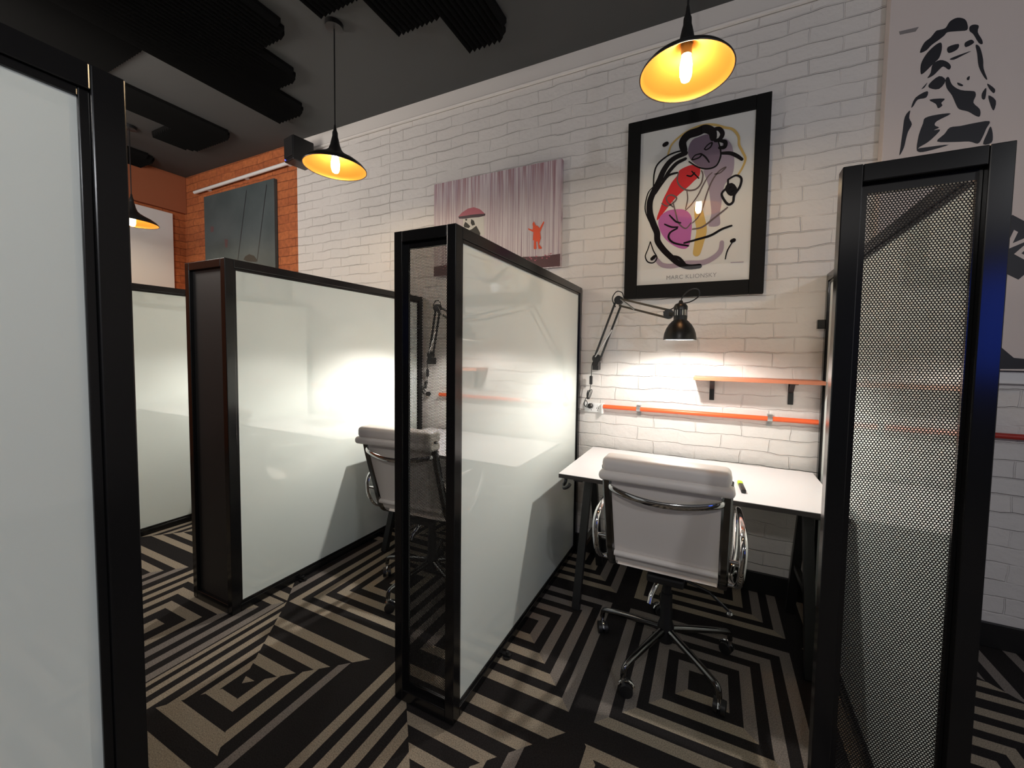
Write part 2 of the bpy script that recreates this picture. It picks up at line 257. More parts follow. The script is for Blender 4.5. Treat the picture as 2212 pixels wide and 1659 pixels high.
# outlines of the painted and printed artworks, in wall coordinates (x, z)
ART = {"pfill":{"lav":[[0.0206,2.5955],[0.0538,2.5618],[0.0699,2.505],[0.0755,2.4502],[0.0704,2.3973],[0.0505,2.3621],[0.0301,2.3343],[0.0212,2.2811],[0.0162,2.2192],[0.0107,2.1728],[0.0128,2.1134],[-0.0421,2.112],[-0.0431,2.14],[-0.0336,2.1865],[-0.0441,2.2751],[-0.0537,2.3398],[-0.0746,2.4065],[-0.0831,2.4397],[-0.0316,2.4424],[0.0036,2.4711],[0.0069,2.5404]],"red":[[-0.1523,2.4799],[-0.1062,2.4596],[-0.1046,2.4116],[-0.1339,2.3846],[-0.1636,2.3572],[-0.2089,2.3238],[-0.2395,2.2956],[-0.2701,2.2589],[-0.3012,2.2216],[-0.3326,2.1839],[-0.3372,2.2012],[-0.3185,2.2572],[-0.3038,2.305],[-0.281,2.3512],[-0.2586,2.3969],[-0.2281,2.4326],[-0.2134,2.4626]],"mag":[[-0.2535,2.236],[-0.1824,2.2264],[-0.1425,2.1846],[-0.1367,2.1272],[-0.1389,2.0788],[-0.1448,2.0224],[-0.1671,1.996],[-0.2145,2.0087],[-0.2717,2.0517],[-0.3055,2.097],[-0.3277,2.1582],[-0.3208,2.1992],[-0.2932,2.2247]],"mauve":[[-0.1196,2.6326],[-0.0678,2.6374],[-0.0263,2.6014],[-0.0025,2.5422],[0.0028,2.4946],[-0.0139,2.4549],[-0.0536,2.4424],[-0.1064,2.4636],[-0.1453,2.4986],[-0.1697,2.5431],[-0.1675,2.5907],[-0.1495,2.6229]]},"pstroke":[["yel",0.0414,[[-0.1059,2.2281],[-0.0964,2.1706],[-0.0826,2.0967],[-0.0917,2.0333],[-0.1046,1.9657]]],["lav",0.0226,[[-0.3337,1.9484],[-0.2998,1.9119],[-0.2428,1.8991],[-0.1643,1.9096],[-0.0723,1.9063],[-0.0136,1.9296],[0.0217,1.9662],[0.0272,2.0132]]],["yel",0.0098,[[-0.2837,2.565],[-0.2656,2.6184],[-0.2198,2.6575],[-0.1591,2.6846],[-0.0994,2.6952],[-0.0402,2.686],[0.0184,2.6576],[0.0616,2.6367],[0.0911,2.5923],[0.0963,2.5456],[0.1152,2.5038],[0.1305,2.463],[0.1184,2.4195],[0.0988,2.3847]]],["blk",0.0361,[[-0.1937,2.5719],[-0.2031,2.6219],[-0.1734,2.6558],[-0.1207,2.6644],[-0.0837,2.6721],[-0.0462,2.6484],[-0.0376,2.6115]]],["blk",0.0181,[[-0.0392,2.6586],[-0.0102,2.6561],[0.0089,2.625],[-0.0045,2.5969],[-0.026,2.5936]]],["blk",0.0166,[[-0.0006,2.5883],[0.0249,2.5754],[0.0223,2.5489],[-0.0028,2.55]]],["blk",0.0075,[[-0.186,2.5703],[-0.2326,2.5714],[-0.2875,2.5575],[-0.3428,2.5184],[-0.3616,2.4637],[-0.3635,2.3889]]],["blk",0.0271,[[-0.1854,2.5542],[-0.2394,2.5403],[-0.2782,2.5149],[-0.3089,2.4711],[-0.3315,2.4171],[-0.3625,2.3554],[-0.3815,2.2995],[-0.3795,2.2319],[-0.3566,2.1617],[-0.3344,2.1086],[-0.3288,2.0576],[-0.2945,2.0038],[-0.2527,1.9583],[-0.2035,1.9127],[-0.148,1.8878],[-0.0868,1.8872]]],["blk",0.0166,[[-0.1844,2.5218],[-0.2305,2.5062],[-0.2612,2.4791],[-0.2841,2.4504],[-0.3071,2.4131]]],["blk",0.0105,[[-0.2286,2.449],[-0.2759,2.4408],[-0.3147,2.3978],[-0.3498,2.3451]]],["blk",0.0053,[[-0.3635,2.3889],[-0.3955,2.352],[-0.4096,2.2613],[-0.3821,2.1816]]],["blk",0.0068,[[-0.1645,2.5021],[-0.1138,2.461],[-0.061,2.4421],[-0.0174,2.4516],[0.0028,2.4946],[0.0011,2.5415],[-0.0154,2.5991]]],["blk",0.006,[[-0.0835,2.5582],[-0.0657,2.5782],[-0.044,2.5855],[-0.0505,2.5634],[-0.0722,2.552],[-0.0835,2.5582]]],["blk",0.006,[[-0.1496,2.5113],[-0.1313,2.5318],[-0.0975,2.5333],[-0.1082,2.5155],[-0.1381,2.5092],[-0.1496,2.5113]]],["blk",0.0068,[[-0.0975,2.5333],[-0.0744,2.5092],[-0.0549,2.478]]],["blk",0.0151,[[0.0092,2.5167],[0.0522,2.5084],[0.0881,2.4862],[0.1133,2.4624]]],["gry",0.0068,[[-0.2208,2.4476],[-0.2273,2.4081],[-0.2104,2.3687],[-0.1706,2.3382],[-0.1247,2.3351],[-0.0954,2.3624],[-0.0858,2.4084],[-0.0943,2.4377]]],["blk",0.0068,[[-0.1734,2.4233],[-0.1502,2.4154],[-0.1317,2.4322]]],["blk",0.0068,[[-0.1473,2.4429],[-0.1079,2.3963]]],["gry",0.0053,[[-0.1745,2.2212],[-0.1446,2.2495],[-0.1084,2.3005],[-0.0874,2.3452],[-0.0594,2.3961],[-0.038,2.416]]],["gry",0.006,[[-0.1334,2.143],[-0.104,2.1716],[-0.083,2.2169],[-0.0633,2.2938],[-0.0364,2.3686],[-0.0017,2.4176],[0.0336,2.4347],[0.0059,2.4085],[-0.023,2.4056]]],["gry",0.0068,[[-0.3111,2.2812],[-0.2782,2.26],[-0.239,2.2792],[-0.2279,2.3021],[-0.2562,2.3227],[-0.2839,2.3145],[-0.279,2.2849],[-0.246,2.2514]]],["gry",0.006,[[-0.2469,2.2803],[-0.2289,2.2121],[-0.2113,2.1524],[-0.171,2.1149],[-0.1411,2.1439]]],["gry",0.0053,[[-0.1705,2.3341],[-0.165,2.2848],[-0.1748,2.2294]]],["blk",0.0075,[[-0.2644,2.2044],[-0.2273,2.1626],[-0.1994,2.151]]],["blk",0.0075,[[-0.291,2.1538],[-0.2502,2.1324],[-0.2144,2.1282]]],["blk",0.009,[[-0.2181,2.1204],[-0.2572,2.1],[-0.2641,2.0676],[-0.2312,2.0352],[-0.1521,2.0109]]],["gry",0.0075,[[-0.1322,2.1064],[-0.0794,2.1124],[-0.0215,2.1532],[0.049,2.2068]]],["blk",0.0098,[[-0.176,2.0296],[-0.1072,2.043],[-0.0329,2.0592],[0.0245,2.0884],[0.0741,2.1022]]],["blk",0.0098,[[0.0469,2.3627],[0.0851,2.3794],[0.1137,2.3592],[0.1084,2.3141],[0.082,2.272],[0.0764,2.2341],[0.0555,2.2231],[0.0332,2.2481],[0.0173,2.2895],[0.0447,2.3242],[0.0469,2.3627]]],["blk",0.0527,[[0.0592,2.3157],[0.0713,2.2953]]],["blk",0.0256,[[-0.3057,2.6265],[-0.2946,2.6308]]],["blk",0.0053,[[-0.3718,2.0577],[-0.3855,2.0124],[-0.3994,1.971],[-0.3832,1.9355],[-0.3496,1.9285],[-0.3298,1.9565],[-0.3518,2.0007],[-0.3718,2.0577]]],["blk",0.0211,[[-0.3587,1.9522],[-0.3457,1.9638]]],["blk",0.0211,[[0.0794,2.0157],[0.0892,2.0194]]],["blk",0.0053,[[0.0811,2.0077],[0.0578,1.9629],[0.0487,1.9164]]],["blk",0.012,[[-0.2527,1.9583],[-0.2046,1.9458],[-0.164,1.9013]]],["lav",0.0023,[[0.0782,1.8943],[0.1416,1.8931]]]],"rain":{"canopy":[[-1.8028,2.3896],[-1.7707,2.4155],[-1.7162,2.4381],[-1.6623,2.4419],[-1.6091,2.4199],[-1.5694,2.3854],[-1.5606,2.3733],[-1.6086,2.3759],[-1.6796,2.3813],[-1.752,2.3794]],"under":[[-1.8028,2.3896],[-1.7521,2.3884],[-1.6797,2.3888],[-1.6087,2.3847],[-1.5607,2.3806],[-1.5648,2.3666],[-1.6172,2.3623],[-1.6795,2.3665],[-1.7519,2.3682],[-1.7934,2.3734]],"glow":[[-1.7611,2.3693],[-1.5735,2.364],[-1.5676,2.2244],[-1.7601,2.2452]],"coat":[[-1.7515,2.3194],[-1.738,2.344],[-1.7151,2.3263],[-1.6924,2.305],[-1.7058,2.2916],[-1.7468,2.3039]],"coat2":[[-1.6787,2.2811],[-1.6387,2.3023],[-1.6028,2.2429],[-1.6069,2.2213],[-1.6692,2.2354],[-1.7237,2.2713]],"coat3":[[-1.7382,2.365],[-1.72,2.3642],[-1.7244,2.3498],[-1.7354,2.3512]],"coat4":[[-1.6839,2.3559],[-1.6614,2.342],[-1.6504,2.3111],[-1.6744,2.3066],[-1.6881,2.3267]],"child":[[-1.1741,2.2612],[-1.1628,2.2757],[-1.1508,2.2481],[-1.1314,2.2389],[-1.1197,2.2239],[-1.0902,2.2668],[-1.084,2.2606],[-1.1044,2.2187],[-1.1154,2.196],[-1.1085,2.1541],[-1.1144,2.141],[-1.1215,2.1142],[-1.0997,2.0881],[-1.1019,2.0814],[-1.1248,2.0836],[-1.1334,2.1361],[-1.1449,2.1338],[-1.1402,2.085],[-1.1594,2.0834],[-1.162,2.0975],[-1.1605,2.1457],[-1.1698,2.1467],[-1.1654,2.2015],[-1.2046,2.2233],[-1.2087,2.2341],[-1.1734,2.2197],[-1.1698,2.2365]],"band":[[-1.2369,2.038],[-0.9599,2.0445],[-0.958,1.9534]]},"board":[[[0.9259,2.8884],[0.9393,2.9125],[0.9642,2.9208],[0.99,2.9054],[1.0002,2.8787],[0.9997,2.8556],[0.9709,2.86],[0.9343,2.8668],[0.9238,2.8558],[0.9061,2.8423],[0.8808,2.826],[0.8629,2.8072],[0.8402,2.8042],[0.8535,2.8439],[0.8753,2.8613],[0.8928,2.8846],[0.9039,2.8859]],[[1.0079,2.867],[1.02,2.8724],[1.038,2.862],[1.0359,2.8349],[1.0518,2.7976],[1.0545,2.7783],[1.0419,2.7868],[1.0222,2.8299],[1.0089,2.8481]],[[0.9143,2.8254],[0.9177,2.7958],[0.9102,2.7597],[0.8925,2.7408],[0.8639,2.7101],[0.8489,2.7044],[0.8467,2.7489],[0.8602,2.7838],[0.8779,2.8076],[0.8995,2.8251]],[[0.889,2.737],[0.9145,2.7489],[0.9411,2.7318],[0.9532,2.7093],[0.9466,2.6969],[0.9272,2.7166],[0.9129,2.7062],[0.8952,2.687],[0.873,2.6785],[0.8833,2.6999]],[[0.9377,2.7994],[0.9738,2.8027],[0.9714,2.7799],[0.9428,2.7718]],[[0.9954,2.8009],[1.0162,2.8085],[1.0259,2.7916],[1.0,2.7808]],[[0.9478,2.7442],[0.9764,2.7525],[1.0188,2.7588],[0.9945,2.7486],[0.9627,2.737]],[[1.0318,2.7806],[1.0464,2.7669],[1.0597,2.712],[1.0637,2.6692],[1.0785,2.6188],[1.0675,2.631],[1.0473,2.683],[1.0391,2.7412]],[[1.0106,2.6439],[1.0192,2.6487],[1.0183,2.6325],[1.0111,2.6344]],[[0.979,2.6311],[0.9977,2.6167],[0.9963,2.61],[0.9833,2.6181]],[[0.9376,2.6564],[0.9483,2.6631],[0.9611,2.6263],[0.9917,2.5946],[1.0352,2.5787],[1.0429,2.5674],[1.0436,2.5531],[1.038,2.5263],[1.0608,2.4927],[1.0624,2.4618],[1.0481,2.4674],[1.022,2.4924],[0.9925,2.5089],[0.9805,2.5308],[0.9636,2.5779],[0.9433,2.6166]],[[0.8819,2.6518],[0.9144,2.677],[0.9378,2.6515],[0.9173,2.6185],[0.8829,2.6322]],[[0.8543,2.6347],[0.874,2.6588],[0.8655,2.6391]],[[0.8213,2.5593],[0.8348,2.6004],[0.876,2.6194],[0.8736,2.5907],[0.8431,2.5885],[0.8289,2.5624]],[[0.8856,2.578],[0.9383,2.5698],[0.928,2.5531],[0.9324,2.54],[0.918,2.5314],[0.9094,2.5528]],[[1.0641,2.562],[1.077,2.582],[1.0759,2.5358],[1.0654,2.5384]],[[1.0795,2.6],[1.1051,2.5702],[1.1026,2.5523],[1.0877,2.5746]],[[1.0857,2.5473],[1.1113,2.5178],[1.1066,2.4772],[1.0949,2.5032]],[[0.8181,2.5452],[0.8158,2.5111],[0.8272,2.4787],[0.815,2.4466],[0.8088,2.413],[0.8028,2.3741],[0.7885,2.3417],[0.7905,2.3816],[0.7949,2.4559],[0.7997,2.5197]],[[0.8744,2.4977],[0.9157,2.5028],[0.9641,2.4964],[0.9171,2.4734],[0.9105,2.4554],[0.9262,2.4422],[0.9078,2.434],[0.9304,2.4316],[0.913,2.4061],[0.8877,2.3819],[0.8617,2.3674],[0.8504,2.3598],[0.8551,2.4232],[0.8679,2.4746]],[[0.9218,2.3799],[0.9464,2.4088],[0.9636,2.434],[1.0,2.4332],[1.0427,2.4357],[1.0952,2.4333],[1.0864,2.4025],[1.0746,2.3628],[1.0617,2.3418],[1.0326,2.3572],[0.9817,2.3652]],[[1.0999,2.4089],[1.1086,2.3744],[1.1071,2.3373],[1.0795,2.3359],[1.0909,2.3828]],[[0.8524,2.3594],[0.8964,2.3605],[0.9638,2.3568],[0.9048,2.3441],[0.8629,2.3424]],[[1.1906,2.0082],[1.2696,1.9424],[1.2782,1.7861],[1.2249,1.7213],[1.1487,1.7757],[1.1399,1.9411]],[[1.1901,1.4174],[1.2292,1.3744],[1.3014,1.3657],[1.3036,1.327],[1.1727,1.3227],[1.1664,1.4423]]],"smudge":[[0.7587,2.925],[0.831,2.9231],[0.8202,2.9056],[0.7629,2.9088]],"swing":{"r1":[[-4.4718,2.9981],[-4.648,2.3074]],"r2":[[-4.136,3.0012],[-4.3188,2.2514]],"hair":[[-4.5488,2.2933],[-4.5182,2.3256],[-4.4494,2.3427],[-4.364,2.318],[-4.3181,2.2741],[-4.3376,2.2529],[-4.481,2.2703]],"s1":[[-5.1488,2.7123],[-5.0834,2.6985],[-5.0967,2.6451],[-5.1518,2.6452]],"s2":[[-4.886,2.5437],[-4.8237,2.5312],[-4.8374,2.449],[-4.8792,2.453]],"light":[[-4.6382,2.3007],[-4.4371,2.4221],[-4.0473,2.4616],[-4.0545,2.1968],[-4.2541,2.2235]]}}

# ------------------------------------------------------------------ room shell
YW, XL, XR, YB, ZC = 2.527, -5.76, 3.2, -3.2, 3.35
XO = -3.72                                            # where the white paint ends and bare orange brick begins
structure(obj('wall_back', box(B(), XO, XR, YW, YW+0.2, 0, ZC), WHITE_BRICK))
structure(obj('wall_back_left', box(B(), XL-0.2, XO, YW, YW+0.2, 0, ZC), ORANGE_BRICK))
structure(obj('wall_left', box(B(), XL-0.2, XL, YB, YW, 0, ZC), ORANGE_BRICK))
structure(obj('wall_right', box(B(), XR, XR+0.2, YB, YW, 0, ZC), PLASTER))
structure(obj('wall_front', box(B(), XL-0.2, XR+0.2, YB-0.2, YB, 0, ZC), CEILING))
structure(obj('ceiling', box(B(), XL-0.2, XR+0.2, YB-0.2, YW+0.2, ZC, ZC+0.15), CEILING))
structure(obj('baseboard_back', box(B(), XL, XR, YW-0.014, YW, 0, 0.12), SKIRT, bevel=0.004))
bm = B(); box(bm, XO, 0.72, YW-0.016, YW, 3.245, 3.352); tube(bm, [(XO, YW-0.012, 3.235), (0.72, YW-0.012, 3.235)], 0.013, 8)
structure(obj('trim_1', bm, PLASTER))                 # plaster band under the ceiling
structure(obj('trim_2', box(B(), 0.74, XR, YW-0.03, YW, 1.255, 1.312), PLASTIC_W, bevel=0.004))

structure(obj('trim_3', box(B(), XL, XL+0.05, 0.6, YW, 2.93, ZC), mat('terracotta_beam_paint', (0.34, 0.105, 0.045), 0.7), bevel=0.004))   # painted beam over the left wall

# carpet: nested squares woven into square fields, mitred along the diagonals
def carpet_floor():
    bm = B(); TX, TY, X0, Y0 = 0.82, 0.81, -0.81, 1.70
    A = [(.13,.24),(.35,.46),(.56,.67),(.77,.88)]; C2 = [(0,.1),(.25,.36),(.47,.58),(.68,.78),(.88,.98)]
    special = {(0,0): ((0,0), A,A,A,A), (1,0): ((0,0), A,A,A,A), (-1,0): ((0,0), C2,C2,C2,C2),
      (-1,-1): ((-0.065,0), [(.14,.25),(.34,.44),(.56,.66),(.76,.85),(.93,1.0)], [(.13,.22),(.35,.45),(.57,.65)], [(.12,.22),(.36,.5),(.64,.78)], [(0,.07),(.2,.31),(.42,.52),(.66,.775)]),
      (0,-1): ((0,0), [(.1,.2),(.3,.4),(.5,.6),(.7,.8),(.9,1)], [(.1,.2),(.32,.42),(.55,.65)], A, [(.16,.26),(.38,.48),(.6,.7),(.8,.92)]),
      (1,-1): ((0,0), A, A, A, [(.14,.25),(.36,.47),(.58,.68),(.8,.9)])}
    rnd = random.Random(3)
    for i in range(-7, 6):
        for j in range(-7, 2):
            cx, cy = X0+i*TX, Y0+j*TY
            x0, x1, y0, y1 = cx-TX/2, cx+TX/2, cy-TY/2, cy+TY/2
            if x1 < XL or x0 > XR or y1 < YB or y0 > YW: continue
            if (i, j) in special: off, l, r, b, t = special[(i, j)]
            else:
                off = (0, 0); q = [A if rnd.random() < .5 else C2 for _ in range(2)]; l, r, b, t = q[0], q[0], q[1], q[0]
            c = Vector((cx+off[0], cy+off[1], 0))
            K = [Vector((x0,y0,0)), Vector((x1,y0,0)), Vector((x1,y1,0)), Vector((x0,y1,0))]
            cl = 1 if rnd.random() < .7 else 2
            for a, d, iv, side in ((K[3], K[0], l, 0), (K[1], K[2], r, 1), (K[0], K[1], b, 2), (K[2], K[3], t, 3)):
                cur = 0.0; segs = []
                for s, e in iv:
                    if s > cur: segs.append((cur, s, 0))
                    segs.append((s, e, 2 if (side == 1 and e > .5) or (cl == 2 and side != 2) else 1)); cur = e
                if cur < 1: segs.append((cur, 1, 0))
                for s, e, mi in segs:
                    vs_ = [c+(a-c)*s, c+(a-c)*e, c+(d-c)*e, c+(d-c)*s]
                    if s == 0: vs_ = vs_[:3]
                    f = bm.faces.new([bm.verts.new(v) for v in vs_]); f.material_index = mi
    for f in bm.faces:
        if f.normal.z < 0: f.normal_flip()
    me = bpy.data.meshes.new('floor'); bm.normal_update()
    for f in bm.faces:
        if f.normal.z < 0: f.normal_flip()
    bm.to_mesh(me); bm.free()
    for m in CARPET: me.materials.append(m)
    return structure(link(bpy.data.objects.new('floor', me)))
carpet_floor()
structure(obj('floor_slab', box(B(), XL-0.2, XR+0.2, YB-0.2, YW+0.2, -0.15, -0.004), CARPET[0]))

# ------------------------------------------------------------------ ceiling foam strips
def foam(x0, x1, y0, y1, label, cut_r=0.0, cut_l=0.0):
    """sawtooth acoustic foam: ridges run along Y, so the ends look serrated"""
    bm = B(); n = 9; wd = (x1-x0)/n
    for k in range(n):
        a, b = x0+k*wd, x0+(k+1)*wd; ye = y1 - (cut_r if k == n-1 else cut_r*0.35 if k == n-2 else cut_l if k == 0 else cut_l*.35 if k == 1 else 0)
        pr = [(a, ZC-0.0015), (a, ZC-0.026), ((a+b)/2, ZC-0.062), (b, ZC-0.026), (b, ZC-0.0015)]
        va = [bm.verts.new((x, y0, z)) for x, z in pr]; vb = [bm.verts.new((x, ye - (0.012 if q == 2 else 0), z)) for q, (x, z) in enumerate(pr)]
        for i in range(5): bm.faces.new((va[i], va[(i+1) % 5], vb[(i+1) % 5], vb[i]))
        bm.faces.new(va); bm.faces.new(vb)
    return tag(obj('acoustic_foam', bm, FOAM), label, 'acoustic foam', 'black foam strips on the ceiling')
foam(-1.515, -1.185, 0.6, 2.195, 'black foam strip on ceiling nearest the framed poster, right of its cluster', cut_r=0.09)
foam(-1.84, -1.517, 0.6, 1.91, 'black foam strip on ceiling, second right from the left hanging lamp rose')
foam(-2.165, -1.842, 0.6, 1.63, 'black foam strip whose corner almost touches the left lamp ceiling rose')
foam(-2.765, -2.435, 0.5, 1.635, 'black foam strip with rounded end just left of the lamp ceiling rose', cut_r=0.07)
foam(-3.09, -2.767, 0.5, 1.925, 'middle black foam strip of the three stepped ends above the wall speaker', cut_r=0.06)
foam(-3.47, -3.092, 0.5, 2.21, 'black foam strip with long straight left side, ending closest above the speaker', cut_r=0.06)
foam(-3.79, -3.472, 0.2, 1.33, 'black foam strip beside the pale ceiling patch above the near left screen')
foam(-4.10, -3.792, 0.2, 1.33, 'black foam strip above the near left screen corner, left of pale patch')
foam(-4.78, -4.442, 0.2, 1.33, 'black foam strip above the top rail of the near left screen')
foam(-5.12, -4.782, 0.2, 1.33, 'black foam strip in the upper left corner of the photo, outermost')
foam(-4.44, -4.10, 0.2, 2.19, 'black foam strip above the brick corner with a pointed right end', cut_r=0.05)
foam(-4.79, -4.442, 1.87, 2.19, 'short square black foam piece with rounded left end by the brick corner', cut_l=0.06)
foam(-5.24, -5.02, 1.45, 1.74, 'small black foam tip just right of the near left screen edge', cut_r=0.05)
foam(-5.72, -5.36, 1.72, 2.14, 'black foam piece lowest at left, close to the orange left wall', cut_r=0.08)

# ------------------------------------------------------------------ partition screens
H, T = 1.8, 0.038
_mesh_cache = {}
def perforated(wd, ht):
    """perforated sheet: hexagonally packed round holes, really cut out"""
    key = (round(wd, 3), round(ht, 3))
    if key in _mesh_cache: return _mesh_cache[key]
    p = 0.0058; nx = int(wd/p); p = wd/nx; rowh = p*math.sqrt(3)/2; ny = int(ht/rowh); rh = p*0.385
    verts, faces, idx = [], [], {}
    def V(x, y, z):
        k = (round(x*2e5), round(y*2e5), round(z*2e5))
        if k not in idx: idx[k] = len(verts); verts.append((x, y, z))
        return idx[k]
    R = p/math.sqrt(3); th = 0.0010
    for j in range(ny):
        for i in range(nx - (j % 2)):
            cx = p*(i+0.5) + (p/2 if j % 2 else 0); cz = rowh*(j+0.5)
            o, a, b = [], [], []
            for k in range(6):
                t = PI/6+k*PI/3
                o.append(V(cx+R*math.cos(t), 0, cz+R*math.sin(t)))
                a.append(len(verts)); verts.append((cx+rh*math.cos(t), 0, cz+rh*math.sin(t)))
                b.append(len(verts)); verts.append((cx+rh*math.cos(t), th, cz+rh*math.sin(t)))
            for k in range(6):
                n = (k+1) % 6
                faces.append((o[k], o[n], a[n], a[k])); faces.append((a[k], a[n], b[n], b[k]))
    me = bpy.data.meshes.new('perforated_sheet'); me.from_pydata(verts, [], faces); me.materials.append(MESHM)
    _mesh_cache[key] = me; return me
def partition(label, loc, rz, L, wd, side=-1, solid=False, foot=None, bracket=False):
    """white glass screen with a short return at its free end; local +Y runs from the free end to the wall"""
    r = empty('office_partition', label, 'partition', loc, rz, 'white glass office partitions')
    s = side
    def X(a, b): return (min(a*-s, b*-s), max(a*-s, b*-s)) if s > 0 else (min(a, b), max(a, b))
    def bx(bm, a, b, *q): x0, x1 = (min(a, b), max(a, b)) if s < 0 else (min(-a, -b), max(-a, -b)); return box(bm, x0, x1, *q)
    bm = B(); bx(bm, -T, 0, 0, 0.040, 0.004, H); bx(bm, -T, 0, L-0.038, L, 0.004, H); bx(bm, -T, 0, 0.0402, L-0.0382, H-0.040, H); bx(bm, -T, 0, 0.0402, L-0.0382, 0.004, 0.040)
    obj('screen_frame', bm, STEEL, r, bevel=0.0022)
    bm = B(); a, b = -T+0.006, -0.006
    bx(bm, a, b, 0.040, 0.0525, 0.040, H-0.040); bx(bm, a, b, L-0.052, L-0.038, 0.040, H-0.040); bx(bm, a, b, 0.0525, L-0.052, H-0.0535, H-0.040); bx(bm, a, b, 0.0525, L-0.052, 0.040, 0.0545)
    obj('glazing_bead', bm, STEEL, r, bevel=0.0015)
    obj('glass_panel', bx(B(), -T+0.011, -0.011, 0.052, L-0.0515, 0.054, H-0.053), GLASS_W, r)
    # the return
    e = 0.0375; i0, i1 = -wd+e, -T-0.0008
    bm = B(); bx(bm, -wd, -wd+e, 0, e, 0.004, H); bx(bm, -wd+e, i1, 0, e, H-0.04, H-0.0005); bx(bm, -wd+e, i1, 0, e, 0.004, 0.048)
    obj('end_frame', bm, STEEL, r, bevel=0.0022)
    bm = B(); bx(bm, i0, i0+0.014, 0.019, 0.028, 0.048, H-0.04); bx(bm, i1-0.008, i1, 0.019, 0.028, 0.048, H-0.04); bx(bm, i0+.014, i1-.008, 0.019, 0.028, H-0.062, H-0.04); bx(bm, i0+.014, i1-.008, 0.019, 0.028, 0.048, 0.070)
    obj('mesh_surround', bm, STEEL, r)
    if solid: obj('end_panel', bx(B(), i0, i1, 0.0175, 0.0185, 0.048, H-0.04), PANEL_DARK, r)
    else:
        m0, m1 = i0+0.012, i1-0.006
        o = bpy.data.objects.new('perforated_sheet', perforated(m1-m0, H-0.12)); link(o, r); o.location = (m0 if s < 0 else -m1, 0.0225, 0.062)
    if foot is not None:
        bm = B(); x = 0.022 if s < 0 else -0.022
        cyl(bm, (x, foot, 0), (x, foot, 0.008), 0.02); bx(bm, 0.0, 0.040, foot-0.008, foot+0.008, 0.007, 0.016); cyl(bm, (x, foot, 0.007), (x, foot, 0.026), 0.006)
        obj('levelling_foot', bm, BLACK, r, smooth=True)
    if bracket:
        bm = B(); bx(bm, -T-0.034, -T, L-0.034, L-0.006, 1.512, 1.560); obj('wall_bracket', bm, STEEL, r, bevel=0.002)
    return r
partition('white glass partition left of the empty desk, perforated end with seam', (-0.809, 1.105, 0), 0, 1.413, 0.2775, foot=0.37)
partition('white glass partition with solid dark grey end, second from the left wall', (-2.169, 1.103, 0), 0, 1.412, 0.361, solid=True, foot=0.36)
partition('perforated end partition at right of the empty desk, blue lit post', (0.535, 1.1085, 0), -0.0267, 1.405, 0.2775, bracket=True)
partition('farthest white glass partition, under the white canvas on orange wall', (-3.674, 1.103, 0), 0, 1.412, 0.30, solid=True)
partition('nearest white glass partition filling the left edge of the photo', (-0.8925, 0.3174, 0), PI, 1.5, 0.28, side=1, solid=True)

# ------------------------------------------------------------------ desks, one per cubicle
def desk(label, x0):
    """x0: left end of the top; top spans 1.21 m"""
    r = empty('trestle_desk', label, 'desk', (x0, 0, 0), 0, 'white trestle desks')
    y0, y1 = 1.848, 2.485
    bm = B(); box(bm, 0, 1.212, y0, y1, 0.7405, 0.7425)
    obj('desk_surface', bm, LAMINATE, r)
    obj('desk_board', box(B(), 0, 1.212, y0, y1, 0.720, 0.7404), EDGE_DARK, r, bevel=0.001)
    for x in (0.085, 1.125):
        t = obj('trestle', bar(B(), (x, y0+0.06, 0.706), (x, y1-0.06, 0.706), 0.05, 0.026), SKIRT, r, bevel=0.002)
        for y in (1.92, 2.40):
            for dx in (-0.022, 0.022) if False else (0,):
                obj('leg', bar(B(), (x+dx, 2.155+(0.03 if y > 2.1 else -0.03), 0.694), (x+dx, y, 0.0), 0.042, 0.03), SKIRT, t, bevel=0.002)
        obj('cross_rail', bar(B(), (x, 2.025, 0.30), (x, 2.292, 0.30), 0.024, 0.03), SKIRT, t, bevel=0.002)
    return r
desk('white trestle desk with a lime tipped pen, under the framed poster', -0.700)
desk('white trestle desk behind the perforated partition end, holding a laptop', -2.062)
desk('white trestle desk hidden behind the solid ended partition', -3.425)
r = empty('under_desk_hook', 'small curled black hook under the left corner of empty desk', 'hook', (-0.672, 1.862, 0.7098))
obj('hook', tube(B(), smooth_path([(0, 0.02, 0), (-0.001, 0.012, -0.018), (-0.004, -0.004, -0.030), (0.006, -0.02, -0.036), (0.026, -0.022, -0.026), (0.034, -0.012, -0.012)], 5), 0.0095, 8), BLACK, r, smooth=True)
r = empty('highlighter_pen', 'dark marker with lime end lying on the white desk', 'pen', (0.147, 2.032, 0.7425), math.radians(3.5))
bm = B(); rbox(bm, -0.0105, 0.0105, -0.072, 0.030, 0, 0.017, 0.005); obj('pen_body', bm, BLACK, r, smooth=True)
bm = B(); rbox(bm, -0.0112, 0.0112, 0.0302, 0.071, 0, 0.018, 0.005); obj('pen_cap', bm, LIME, r, smooth=True)
# laptop on the middle desk
r = empty('laptop', 'open silver laptop on the desk, seen mirrored in white glass', 'laptop', (-1.43, 2.2, 0.7425), math.radians(8))
bm = B(); rbox(bm, -0.16, 0.16, -0.11, 0.11, 0, 0.016, 0.006); obj('keyboard_base', bm, LAPTOP, r, smooth=True)
lid = obj('laptop_lid', box(B(), -0.16, 0.16, -0.004, 0.004, 0, 0.22), LAPTOP, r, bevel=0.003, loc=(0, 0.108, 0.018)); lid.rotation_euler.x = math.radians(-16)
obj('screen', box(B(), -0.15, 0.15, -0.0055, -0.0042, 0.012, 0.21), SCREEN, lid)

